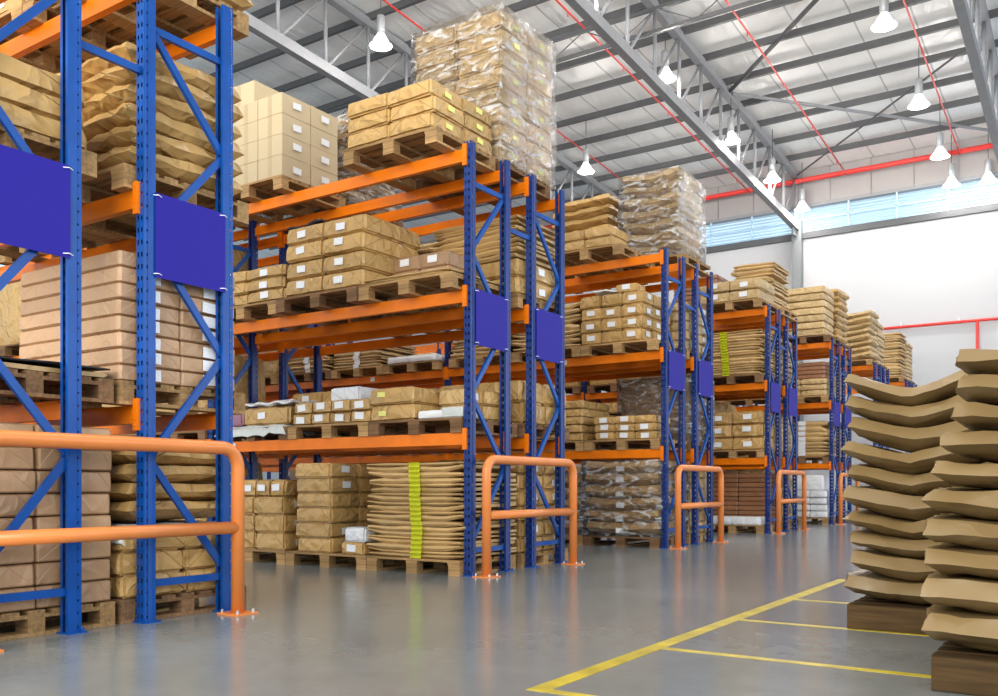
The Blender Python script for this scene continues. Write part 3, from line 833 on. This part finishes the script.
def stack(cx, y0, z, kind, nx, ny, nz, w, d, h, place, grp, lab=None, lface=('front',), ldx=0.0, jit=None, rot=None, l0=0, only=None, lsc=1.0, every=1.0, prefix=''):
    """nx by ny by nz identical items; y0 is the front face, cx the middle; returns the top height"""
    base, mk, nm, words, cat = KIND[kind]
    jit = (.012 if base == 'parcel' else .006) if jit is None else jit; rot = (.018 if base == 'parcel' else .008) if rot is None else rot
    hk = [h] * nz
    if base == 'bundle' and nz > 4:
        hk = [h * rnd.choice((.7, .85, 1, 1.25, 1.4)) for _ in range(nz)]
        q = nz * h / sum(hk); hk = [round(v * q, 4) for v in hk]
    for k in range(nz):
        h = hk[k]; zk = z + sum(hk[:k])
        for j in range(ny):
            for i in range(nx):
                if j > 0 and i < nx - 1 and k < nz - 1: continue          # buried inside the stack
                o = link(nm, shape(kind, w, d, h, rnd.randrange(3) + 3 * (hash_s(place) % 5)))
                x = cx + (i - (nx - 1) / 2) * (w + .004); y = y0 + d / 2 + j * (d + .004)
                o.location = (x + rnd.uniform(-jit, jit), y + rnd.uniform(-jit, jit), zk)
                o.rotation_euler.z = rnd.uniform(-rot, rot)
                if base in ('sack', 'bundle') and rnd.random() < .5: o.rotation_euler.z += math.pi
                pos = ' '.join(t for t in (COLW[nx][i], DEPW[ny][j]) if t)
                lay = f'{ORD[k + l0]} layer' if (nz > 1 or l0) else ''
                pp = ' '.join(t for t in (lay, pos) if t)
                L = f'{prefix}{words}' + (f', {pp}' if pp else '') + f', {place}'
                tag(o, L, cat, grp)
                if base == 'carton' and j == 0:
                    t = link('tape', tape_mesh(w, d, h), o)
                if lab and rnd.random() < every:
                    flip = abs(o.rotation_euler.z) > 1
                    me = LABF if lab == 'white' else LABY
                    for fc in lface:
                        if fc == 'front' and j == 0 or fc == 'right' and i == nx - 1:
                            if flip: o.rotation_euler.z -= math.pi; flip = False
                            stick_label(o, me, w, d, h, fc, ldx, rnd.uniform(-.1, .1) * h, lsc, base in ('parcel', 'sack'))
    return z + sum(hk)

def hash_s(s): return sum((i + 1) * ord(c) for i, c in enumerate(s))
def tape_mesh(w, d, h):
    key = (w, d, h)
    if key not in TAPES:
        bm = bmesh.new(); box(bm, -.03, .03, -d / 2 - .0015, -d / 2 + .001, .004, h - .004); TAPES[key] = mesh_from(bm, 'tape', M['tape_brown'])
    return TAPES[key]

def wrap(cx, y0, z, w, d, h, place, seed=1):
    """crumpled clear stretch film around a stack"""
    so = Vector((seed * 3.3, seed, 0))
    def fn(u, v, t):
        p = Vector((u * w / 2, v * d / 2, (t + 1) / 2 * h))
        n1 = noise.noise(p * 3.5 + so) * .02 + noise.noise(p * 11 + so) * .008
        e = 1 + .0 * t
        if abs(u) > .99: p.x += math.copysign(.034 + n1, u)
        if abs(v) > .99: p.y += math.copysign(.034 + n1, v)
        if t > .99: p.z += .03 + n1 * .5
        return p
    g = lambda n: [-1 + 2 * i / n for i in range(n + 1)]
    bm = lattice(g(10), g(10), g(max(6, int(h / .1))), fn)
    o = link('plastic_wrap', mesh_from(bm, 'plastic_wrap', M['film'], True), None, (cx, y0 + d / 2, z))
    tag(o, f'clear stretch film wrapped around the stack, {place}', 'plastic wrap')

def sheet(name, m, cx, cy, z, w, d, th, lab, cat, drape=0.0, seed=3, amp=.015):
    so = Vector((seed, seed * 2.1, 0)); n = 14
    def fn(u, v, t):
        p = Vector((u * w / 2, v * d / 2, 0))
        e = max(0, (max(abs(u), abs(v)) - .86) / .14)
        p.z = (t + 1) / 2 * th - drape * e * (.75 + .5 * noise.noise(p * 7 + so)) + amp * noise.noise(p * 6 + so) + amp * .6
        p.x += .01 * noise.noise(p * 8); p.y += .01 * noise.noise(p * 9)
        if drape and e > 0:   # the hem hangs straight down
            p.x -= math.copysign(.05 * e * w * (abs(u) > .86), u) * .5; p.y -= math.copysign(.05 * e * d * (abs(v) > .86), v) * .5
        return p
    us = [-1 + 2 * i / n for i in range(n + 1)]
    o = link(name, mesh_from(lattice(us, us, [-1, 1], fn), name, M[m], True), None, (cx, cy, z))
    tag(o, lab, cat)

def where(row, ab, lv, slot):
    half = 'front' if ab == 'A' else 'rear'
    return f'{ROWN[row]} {half}, {LEVW[lv]}, {SLOTW[slot]} pallet'

def slot_x(slot):
    bay, s = divmod(slot, 3)
    return X0 - PD / 2 - .008 - .585 - 1.17 * s - BAY * bay

def spot(row, ab, lv, slot, off=None, cx=None, pal=True, m=None):
    """pallet in a slot; returns centre x, front y of the pallet, top z, place words, group words"""
    x = slot_x(slot) if cx is None else cx
    if off is None: off = {0: -.10, 1: -.07}.get(lv, -.18)
    yf = ROWY[row] + (0 if ab == 'A' else 1.10) + off
    z = LV[lv]
    pl = where(row, ab, lv, slot)
    if pal:
        pallet(x, yf + PLD / 2, z, f'wooden pallet, {pl}', far=row >= 2 or slot >= 3, m=m or ('wood_dark' if hash_s(pl) % 3 == 0 else 'wood'))
        z += PLH
    return x, yf, z + .002, pl, pl.replace(',', '')

def load(row, ab, lv, slot, kind, nx, ny, nz, w, d, h, off=None, cx=None, dx=0.0, dy=.02, m=None, film=False, **kw):
    x, yf, z, pl, gp = spot(row, ab, lv, slot, off, cx, m=m)
    t = stack(x + dx, yf + dy, z, kind, nx, ny, nz, w, d, h, pl, KIND[kind][3] + 's on ' + gp, **kw)
    if film: wrap(x + dx, yf + dy, z, nx * w + .01, ny * d + .01, t - z, pl, hash_s(pl) % 17)
    return x, yf, t, pl, gp

# ---- nearest rack row
load(0, 'A', 0, 0, 'smooth', 1, 2, 8, 1.12, .475, .132, off=-.06)
x, yf, z, pl, gp = spot(0, 'A', 1, 0)
stack(x, yf + .1, z, 'bundle', 1, 1, 1, 1.1, .85, .05, pl, gp)
sheet('plastic_sheet', 'black', x, yf + .55, z + .05, 1.1, .85, .01, 'glossy black plastic sheet on the nearest rack low shelf', 'plastic sheet', amp=.01)
load(0, 'A', 2, 0, 'parcel', 1, 1, 3, 1.1, .92, .135)
x, yf, t, pl, gp = load(0, 'B', 0, 0, 'parcel', 2, 2, 3, .55, .46, .145, off=-.14, lab='yellow', lface=('front',), ldx=.12)
sheet('plastic_sheet', 'grey_sheet', x, yf + .48, t, 1.14, .96, .008, 'grey plastic sheet over parcels at the nearest rack foot', 'plastic sheet', drape=.14)
stack(x, yf + .05, t + .02, 'sack', 1, 1, 4, 1.1, .92, .118, pl, 'soft sacks on ' + gp)
load(0, 'B', 1, 0, 'smooth', 2, 2, 8, .57, .45, .101, off=-.15, dy=0.0, lab='white', lface=('right',), ldx=.0)
load(0, 'B', 2, 0, 'sack', 1, 1, 6, 1.10, .95, .128, off=-.12)
load(0, 'B', 3, 0, 'sack', 1, 1, 2, 1.15, 1.0, .12, off=-.12, m='wood')
pk = [o for o in C.objects if o.name.startswith('wooden_pallet') and o.get('label', '').startswith('wooden pallet, nearest rack row rear, top shelf, end')][0]
tc_ = bpy.data.curves.new('stencil_lettering', 'FONT'); tc_.body = 'KEY'; tc_.size = .11; tc_.extrude = .0008; tc_.materials.append(M['black'])
tmp_ = bpy.data.objects.new('lettering', tc_); C.objects.link(tmp_); bpy.context.view_layer.update()
me_ = bpy.data.meshes.new_from_object(tmp_.evaluated_get(bpy.context.evaluated_depsgraph_get())); bpy.data.objects.remove(tmp_)
to = link('stencil_lettering', me_, pk)
to.matrix_local = Matrix(((0, 1, 0, .47), (1, 0, 0, .07), (0, 0, -1, PLH - .0452), (0, 0, 0, 1)))
load(0, 'B', 3, 1, 'parcel', 2, 1, 3, .56, .9, .15, off=-.12, lab='white')
load(0, 'B', 2, 1, 'bundle', 1, 1, 4, 1.1, .95, .06, off=-.12)

# ---- second rack row, front rack
x, yf, t, pl, gp = load(1, 'A', 0, 0, 'bundle', 1, 1, 20, 1.13, .96, .0465, jit=.014, rot=.02)
# yellow tape down the front of that stack
bm = bmesh.new(); pz = PLH + .005; q = []
for k in range(41):
    zz = pz + .93 * k / 40; xx = .018 * math.sin(k * .12) + (-.012 if 14 < k < 28 else 0)
    yy = -.004 + (.004 if k % 2 else -.008)
    q.append([bm.verts.new((xx - .068, yy, zz)), bm.verts.new((xx + .068, yy, zz))])
for a, b in zip(q, q[1:]): bm.faces.new((a[0], a[1], b[1], b[0]))
bmesh.ops.solidify(bm, geom=bm.faces[:], thickness=.003)
tag(link('packing_tape', mesh_from(bm, 'packing_tape', M['yellow']), None, (x + .06, yf - .004, 0)), 'yellow tape running down the floor stack of flat bundles, second row', 'packing tape')
x, yf, t, pl, gp = load(1, 'A', 0, 1, 'parcel', 1, 2, 6, .52, .42, .158, dx=-.18, lab='white', lface=('right',), ldx=.0, every=.45)
t = stack(x + .38, yf + .02, PLH + .002, 'parcel', 1, 1, 1, .30, .3, .13, 'beside tall parcel stack, ' + pl, 'small packs on ' + gp, lab='white', prefix='small ')
stack(x + .40, yf + .03, t, 'silver', 1, 1, 1, .27, .24, .15, 'on small parcel, ' + pl, 'small packs on ' + gp)
x, yf, t, pl, gp = load(1, 'A', 0, 2, 'parcel', 2, 2, 3, .46, .42, .195, dx=.09, lab='white', lface=('right',), ldx=.0)
stack(x + .09, yf + .03, t, 'parcel', 4, 1, 1, .225, .8, .19, pl, 'upper parcels on ' + gp, lab='white', l0=3)
# low shelf
x, yf, z, pl, gp = spot(1, 'A', 1, 0)
stack(x - .30, yf + .02, z, 'parcel', 1, 1, 2, .56, .6, .165, pl, 'large parcels on ' + gp, lab='yellow', ldx=-.1, prefix='large ')
stack(x + .18, yf + .40, z, 'pale', 1, 1, 2, .36, .5, .16, pl, 'pale parcels on ' + gp)
stack(x + .45, yf + .40, z, 'parcel', 1, 1, 2, .2, .4, .145, pl, 'small parcels on ' + gp, lab='white', prefix='small ')
stack(x + .17, yf + .05, z, 'white', 1, 1, 1, .32, .26, .085, pl, 'packs on ' + gp)
stack(x + .46, yf + .02, z, 'grey', 1, 1, 1, .24, .30, .10, pl, 'packs on ' + gp, lab='white', lface=('right',))
x, yf, t, pl, gp = load(1, 'A', 1, 1, 'parcel', 4, 1, 2, .275, .8, .122, dx=.05, lab='white', ldx=-.01)
stack(x + .12, yf + .15, t, 'silver', 1, 1, 1, .4, .35, .15, pl, 'packs on ' + gp)
stack(x + .38, yf + .40, t, 'bundle', 1, 1, 1, .4, .4, .05, pl, 'packs on ' + gp)
x, yf, z, pl, gp = spot(1, 'A', 1, 2)
sheet('plastic_sheet', 'grey_sheet', x, yf + .46, z, 1.20, 1.05, .01, 'pale grey plastic sheet draped over a pallet, second rack low shelf', 'plastic sheet', drape=.13)
t = stack(x + .18, yf + .08, z + .03, 'parcel', 1, 1, 1, .74, .7, .20, pl, 'parcels on ' + gp, lab='white', ldx=-.05)
sheet('plastic_film', 'silver', x + .20, yf + .42, t, .78, .72, .02, 'silvery crumpled film on a parcel, second rack low shelf', 'plastic film', amp=.05)
stack(x - .38, yf + .05, z + .03, 'mauve', 1, 1, 1, .34, .5, .16, pl, 'parcels on ' + gp)
# middle shelf
x, yf, z, pl, gp = spot(1, 'A', 2, 0, off=-.22)
t = stack(x, yf + .02, z, 'bundle', 1, 1, 2, 1.14, .96, .028, pl, 'cardboard sheets on ' + gp)
stack(x - .18, yf + .46, t, 'smooth', 2, 1, 2, .36, .45, .15, pl, 'smooth parcels on ' + gp, lab='white')
x, yf, t, pl, gp = load(1, 'A', 2, 1, 'parcel', 2, 1, 4, .54, .92, .184, off=-.24, dx=.1, lab='white', ldx=-.03)
sheet('plastic_film', 'black', x - .28, yf + .4, t, .5, .6, .02, 'black film lying on the parcel stack, second rack middle shelf', 'plastic film', amp=.04)
load(1, 'A', 2, 2, 'parcel', 2, 1, 3, .56, .92, .13, off=-.22, dx=.1, lab='white')
# top shelf
x, yf, t, pl, gp = load(1, 'A', 3, 2, 'carton', 3, 2, 4, .375, .42, .222, off=-.22, cx=-7.86, lab='white', lface=('right',), jit=.003, rot=.002)
stack(x - .16, yf + .06, t, 'carton', 1, 1, 1, .5, .4, .26, pl, 'cartons on ' + gp, l0=4)
load(1, 'A', 3, 0, 'parcel', 2, 2, 3, .53, .49, .152, off=-.34, cx=-5.69, dy=.0, lab='yellow', lface=('right',))
x, yf, t, pl, gp = load(1, 'A', 3, 3, 'palesack', 1, 1, 8, 1.08, .95, .17, film=True)
# ---- second rack row, rear rack
load(1, 'B', 3, 0, 'pale', 2, 2, 8, .555, .52, .196, off=-.36, cx=-5.68, dy=0.0, film=True, lab='yellow', lface=('right',))
load(1, 'B', 3, 2, 'sack', 1, 1, 6, 1.05, .92, .17, film=True)
x, yf, t, pl, gp = load(1, 'B', 2, 0, 'parcel', 2, 1, 2, .56, .92, .19, lab='white', lface=('right',))
stack(x, yf + .03, t, 'bundle', 1, 1, 9, 1.08, .9, .05, pl, 'flat bundles on ' + gp, l0=2, jit=.015, rot=.02)
load(1, 'B', 2, 1, 'bundle', 1, 1, 12, 1.08, .92, .055, jit=.015, rot=.02)
load(1, 'B', 1, 0, 'parcel', 2, 2, 2, .55, .46, .23)
load(1, 'B', 1, 1, 'parcel', 2, 1, 3, .55, .92, .15)
load(1, 'B', 1, 2, 'parcel', 2, 1, 3, .55, .92, .17, lab='white')
load(1, 'B', 0, 0, 'parcel', 2, 2, 6, .55, .46, .165, lab='white', lface=('right',))

# goods deeper along the second row, glimpsed through the nearest frames
for lv, sl, kd, hh in ((0, 3, 'block', 1.0), (0, 4, 'darkpack', .95), (0, 5, 'block', 1.0), (1, 3, 'block', .95), (1, 4, 'block', 1.0), (1, 5, 'darkpack', .9), (2, 3, 'block', .9),
                       (2, 4, 'darkpack', 1.0), (2, 5, 'block', .95), (1, 6, 'block', .95), (2, 6, 'block', 1.0), (2, 7, 'block', .9), (3, 4, 'block', .9), (3, 5, 'darkpack', 1.1), (3, 6, 'block', 1.0)):
    load(1, 'A', lv, sl, kd, 1, 1, 1, 1.12, .94, hh)
# ---- third rack row
for lv, sl, kd, hh in ((0, 3, 'block', 1.0), (0, 4, 'block', .95), (0, 5, 'darkpack', 1.0), (1, 5, 'block', .95), (1, 6, 'block', .9), (1, 7, 'block', .95), (2, 6, 'block', .9), (2, 7, 'darkpack', .95),
                       (2, 8, 'block', .95), (3, 4, 'block', 1.0), (3, 5, 'block', .9)):
    load(2, 'A', lv, sl, kd, 1, 1, 1, 1.12, .94, hh)
for lv, sl, kd, hh in ((0, 3, 'block', 1.0), (1, 1, 'block', 1.0), (1, 2, 'block', 1.0), (1, 3, 'darkpack', .95), (1, 4, 'block', 1.0), (1, 5, 'block', 1.0), (2, 1, 'darkpack', .95), (2, 2, 'block', .95), (2, 3, 'block', 1.0), (2, 4, 'darkpack', .9),
                       (2, 5, 'block', .95), (2, 6, 'block', 1.0), (2, 7, 'block', 1.0), (2, 8, 'block', .9), (0, 5, 'block', 1.0)):
    load(3, 'A', lv, sl, kd, 1, 1, 1, 1.12, .94, hh)
x, yf, t, pl, gp = load(2, 'A', 0, 0, 'sack', 1, 1, 6, 1.14, .95, .172, film=True, lab='white')
load(2, 'A', 0, 1, 'sack', 1, 1, 6, 1.1, .95, .165, film=True, lab='white')
x, yf, t, pl, gp = load(2, 'A', 1, 0, 'parcel', 3, 1, 3, .31, .5, .11, dx=.05, lab='white', every=.7)
load(2, 'A', 1, 1, 'parcel', 2, 1, 5, .54, .9, .118)
x, yf, t, pl, gp = load(2, 'A', 2, 0, 'parcel', 3, 3, 4, .315, .31, .172, dx=-.10, lab='white', lface=('front', 'right'), every=.7)
stack(x + .12, yf + .05, t, 'parcel', 1, 1, 1, .3, .3, .12, pl, 'parcels on ' + gp, lab='white', l0=4)
sheet('plastic_film', 'white', x - .2, yf + .2, t, .42, .3, .02, 'white film on the labelled parcels, third rack middle shelf', 'plastic film', amp=.06)
load(2, 'A', 2, 1, 'bundle', 1, 1, 9, 1.1, .92, .07, jit=.012)
load(2, 'A', 2, 2, 'bundle', 1, 1, 8, 1.1, .92, .055, jit=.015, rot=.02)
load(2, 'A', 2, 3, 'white', 1, 1, 1, 1.0, .9, .12)
load(2, 'A', 2, 4, 'bundle', 1, 1, 8, 1.1, .92, .055, jit=.015, rot=.02, lab='white')
load(2, 'A', 2, 5, 'bundle', 1, 1, 7, 1.1, .92, .055, jit=.015, rot=.02, lab='white')
load(2, 'A', 1, 2, 'parcel', 2, 1, 4, .55, .9, .16)
load(2, 'A', 1, 3, 'parcel', 2, 1, 4, .55, .9, .16)
load(2, 'A', 1, 4, 'sack', 1, 1, 4, 1.1, .9, .16)
load(2, 'A', 3, 0, 'parcel', 2, 1, 2, .42, .5, .14, cx=-6.05, off=-.32)
load(2, 'A', 3, 2, 'sack', 1, 1, 5, 1.1, .9, .15)
load(2, 'A', 3, 3, 'bundle', 1, 1, 10, 1.1, .92, .055)
load(2, 'B', 3, 0, 'palesack', 1, 1, 7, .86, 1.0, .176, off=-.42, cx=-5.52, film=True)
load(2, 'B', 3, 1, 'sack', 1, 1, 7, .98, .95, .152, off=-.42, cx=-6.52 - .16)
load(2, 'B', 2, 0, 'pale', 2, 2, 5, .54, .46, .14, lab='white', lface=('right',))
load(2, 'B', 2, 1, 'bundle', 1, 1, 12, 1.1, .92, .055)
x, yf, t, pl, gp = load(2, 'B', 1, 0, 'darkpack', 1, 1, 1, 1.1, .95, .95, film=True)
load(2, 'B', 1, 1, 'bundle', 1, 1, 10, 1.1, .92, .05)
load(2, 'B', 0, 0, 'pale', 2, 2, 6, .54, .46, .165)

# ---- fourth rack row
x, yf, z, pl, gp = spot(3, 'A', 0, 0)
stack(x, yf + .02, z, 'white', 4, 1, 1, .26, .3, .15, pl, 'white packs on ' + gp)
stack(x, yf + .34, z, 'redbundle', 2, 1, 11, .55, .62, .085, pl, 'reddish bundles on ' + gp)
load(3, 'A', 1, 0, 'parcel', 2, 1, 3, .56, .92, .235, lab='white', lsc=1.3)
x, yf, t, pl, gp = load(3, 'A', 2, 0, 'bundle', 1, 1, 16, 1.12, .95, .05, jit=.02, rot=.03)
bm = bmesh.new(); q = []
for k in range(33):
    zz = .8 * k / 32; xx = -.05 * k / 32 * (1 if k > 16 else .6); yy = .01 if k % 2 else -.012
    q.append([bm.verts.new((xx - .065, yy, zz)), bm.verts.new((xx + .065, yy, zz))])
for a, b in zip(q, q[1:]): bm.faces.new((a[0], a[1], b[1], b[0]))
bmesh.ops.solidify(bm, geom=bm.faces[:], thickness=.003)
tag(link('packing_tape', mesh_from(bm, 'packing_tape', M['yellow']), None, (x - .08, yf - .006, LV[2] + PLH)), 'yellow tape on the flat bundles, fourth rack middle shelf', 'packing tape')
load(3, 'A', 3, 0, 'pale', 2, 1, 2, .54, .9, .19, off=-.26, lab='white', lsc=1.2)
load(3, 'B', 3, 0, 'bundle', 1, 1, 13, .78, 1.0, .068, off=-.35, cx=-5.50, jit=.02)
load(3, 'B', 3, 1, 'redbundle', 1, 1, 9, .9, .95, .09, off=-.2, cx=-6.7)
load(3, 'B', 2, 0, 'pale', 1, 1, 8, 1.1, .92, .1)
load(3, 'B', 1, 0, 'pale', 2, 1, 4, .54, .92, .18)
load(3, 'B', 0, 0, 'pale', 2, 1, 6, .54, .92, .17)
# ---- fifth rack row
for r_, lv, sl in ((4, 0, 1), (4, 1, 1), (4, 1, 2), (4, 2, 1), (4, 2, 2), (4, 3, 1)):
    load(r_, 'A', lv, sl, 'block', 1, 1, 1, 1.12, .94, .95)
for lv in (0, 1, 2): load(3, 'B', lv, 1, 'block', 1, 1, 1, 1.12, .94, 1.0)
load(4, 'A', 3, 0, 'pale', 1, 1, 7, .9, .95, .158, cx=-5.55)
load(4, 'B', 3, 0, 'sack', 1, 1, 8, 1.1, 1.0, .15, jit=.03, rot=.05)
x, yf, t, pl, gp = load(4, 'A', 2, 0, 'pale', 2, 1, 3, .54, .92, .13)
stack(x, yf + .03, t, 'redbundle', 1, 1, 4, 1.05, .9, .09, pl, 'reddish bundles on ' + gp, l0=3)
load(4, 'A', 1, 0, 'bundle', 1, 1, 8, 1.1, .92, .1, lab='white', lsc=1.3)
x, yf, t, pl, gp = load(4, 'A', 0, 0, 'silver', 3, 1, 4, .36, .9, .15)
stack(x, yf + .05, t, 'white', 1, 1, 1, .95, .8, .35, pl, 'white packs on ' + gp, l0=4, prefix='large ')
load(4, 'B', 2, 0, 'pale', 1, 1, 7, 1.05, .92, .11)
load(4, 'B', 1, 0, 'pale', 1, 1, 6, 1.05, .92, .14)
load(4, 'B', 0, 0, 'white', 1, 1, 4, 1.0, .92, .17)
# ---- sixth and seventh rack rows: only their tops show
load(5, 'A', 3, 0, 'palesack', 1, 1, 8, 1.1, 1.0, .155, jit=.03, rot=.05)
load(5, 'B', 3, 0, 'pale', 1, 1, 9, 1.0, .95, .13, jit=.03)
load(6, 'A', 3, 0, 'bundle', 1, 1, 16, 1.0, .95, .085, jit=.02)
load(6, 'B', 3, 0, 'pale', 1, 1, 10, 1.0, .95, .12)

# ------------------------------------------------------------------ sack stacks standing at right
def sack_stack(x0, y0, heights, w, d, words, grp, mesh_seed, over=.10, vee=.1, cx=None, lean=None):
    pr = pallet(x0 + PLW / 2, y0 + PLD / 2, 0, f'dark wooden pallet under the {words}', m='wood_old')
    for sy in (-1, 1): link('side_board', box_mesh('side_board', M['wood_old'], -PLW / 2, PLW / 2, -.011, .011, .003, PLH - .003), pr, (0, sy * (PLD / 2 + .0115), 0))
    z = PLH + .004
    n = len(heights)
    for k, h in enumerate(heights):
        me = mesh_from(sack_bm(w, d, h, mesh_seed + k, vee=vee * (.25 + .75 * k / n), fine=2, cx=cx), 'sack', M['kraft_sack'], 30)
        o = link('paper_sack', me)
        o.location = (x0 - over + w / 2 + rnd.uniform(-.008, .008) + (lean[k] if lean else 0), y0 + PLD / 2 + rnd.uniform(-.012, .012), z)
        o.rotation_euler.z = rnd.uniform(-.02, .02)
        tag(o, f'plump brown paper sack, {ORD[k]} from the bottom of the {words}', 'paper sack', grp)
        z += h
sack_stack(-.59, 4.14, [.150, .145, .115, .124, .122, .108, .122, .108, .112, .10], 1.36, 1.10, 'nearest right stack', 'sacks of the nearest right stack', 40, over=.03, vee=.05, lean=[0, -.01, .015, 0, .01, .03, .07, .105, .12, .12])
sack_stack(-1.265, 5.66, [.13, .135, .11, .11, .145, .125, .125, .14, .125, .11], 1.26, 1.06, 'right stack behind', 'sacks of the right stack behind', 70, over=.02, vee=.12, cx=-.4, lean=[0, .03, .03, .01, 0, 0, -.02, .02, -.02, 0])

# ------------------------------------------------------------------ yellow floor lines
def line(x0, x1, y0, y1, lab):
    tag(link('floor_line', box_mesh('floor_line', M['yellow_paint'], x0, x1, y0, y1, 0, .0015)), lab, 'floor marking', 'yellow floor lines')
line(-2.0, -1.91, 3.2, 8.6, 'long yellow floor line running away down the aisle')
for k, yy in enumerate((3.235, 4.42, 5.63, 6.86)):
    lab = ('first yellow cross line at the bottom edge of the floor', 'second yellow cross line, behind the nearest sack stack', 'third yellow cross line, at the foot of the rear sack stack', 'fourth and farthest yellow cross line on the floor')[k]
    line(-1.91, 1.6, yy - .03, yy + .03, lab)
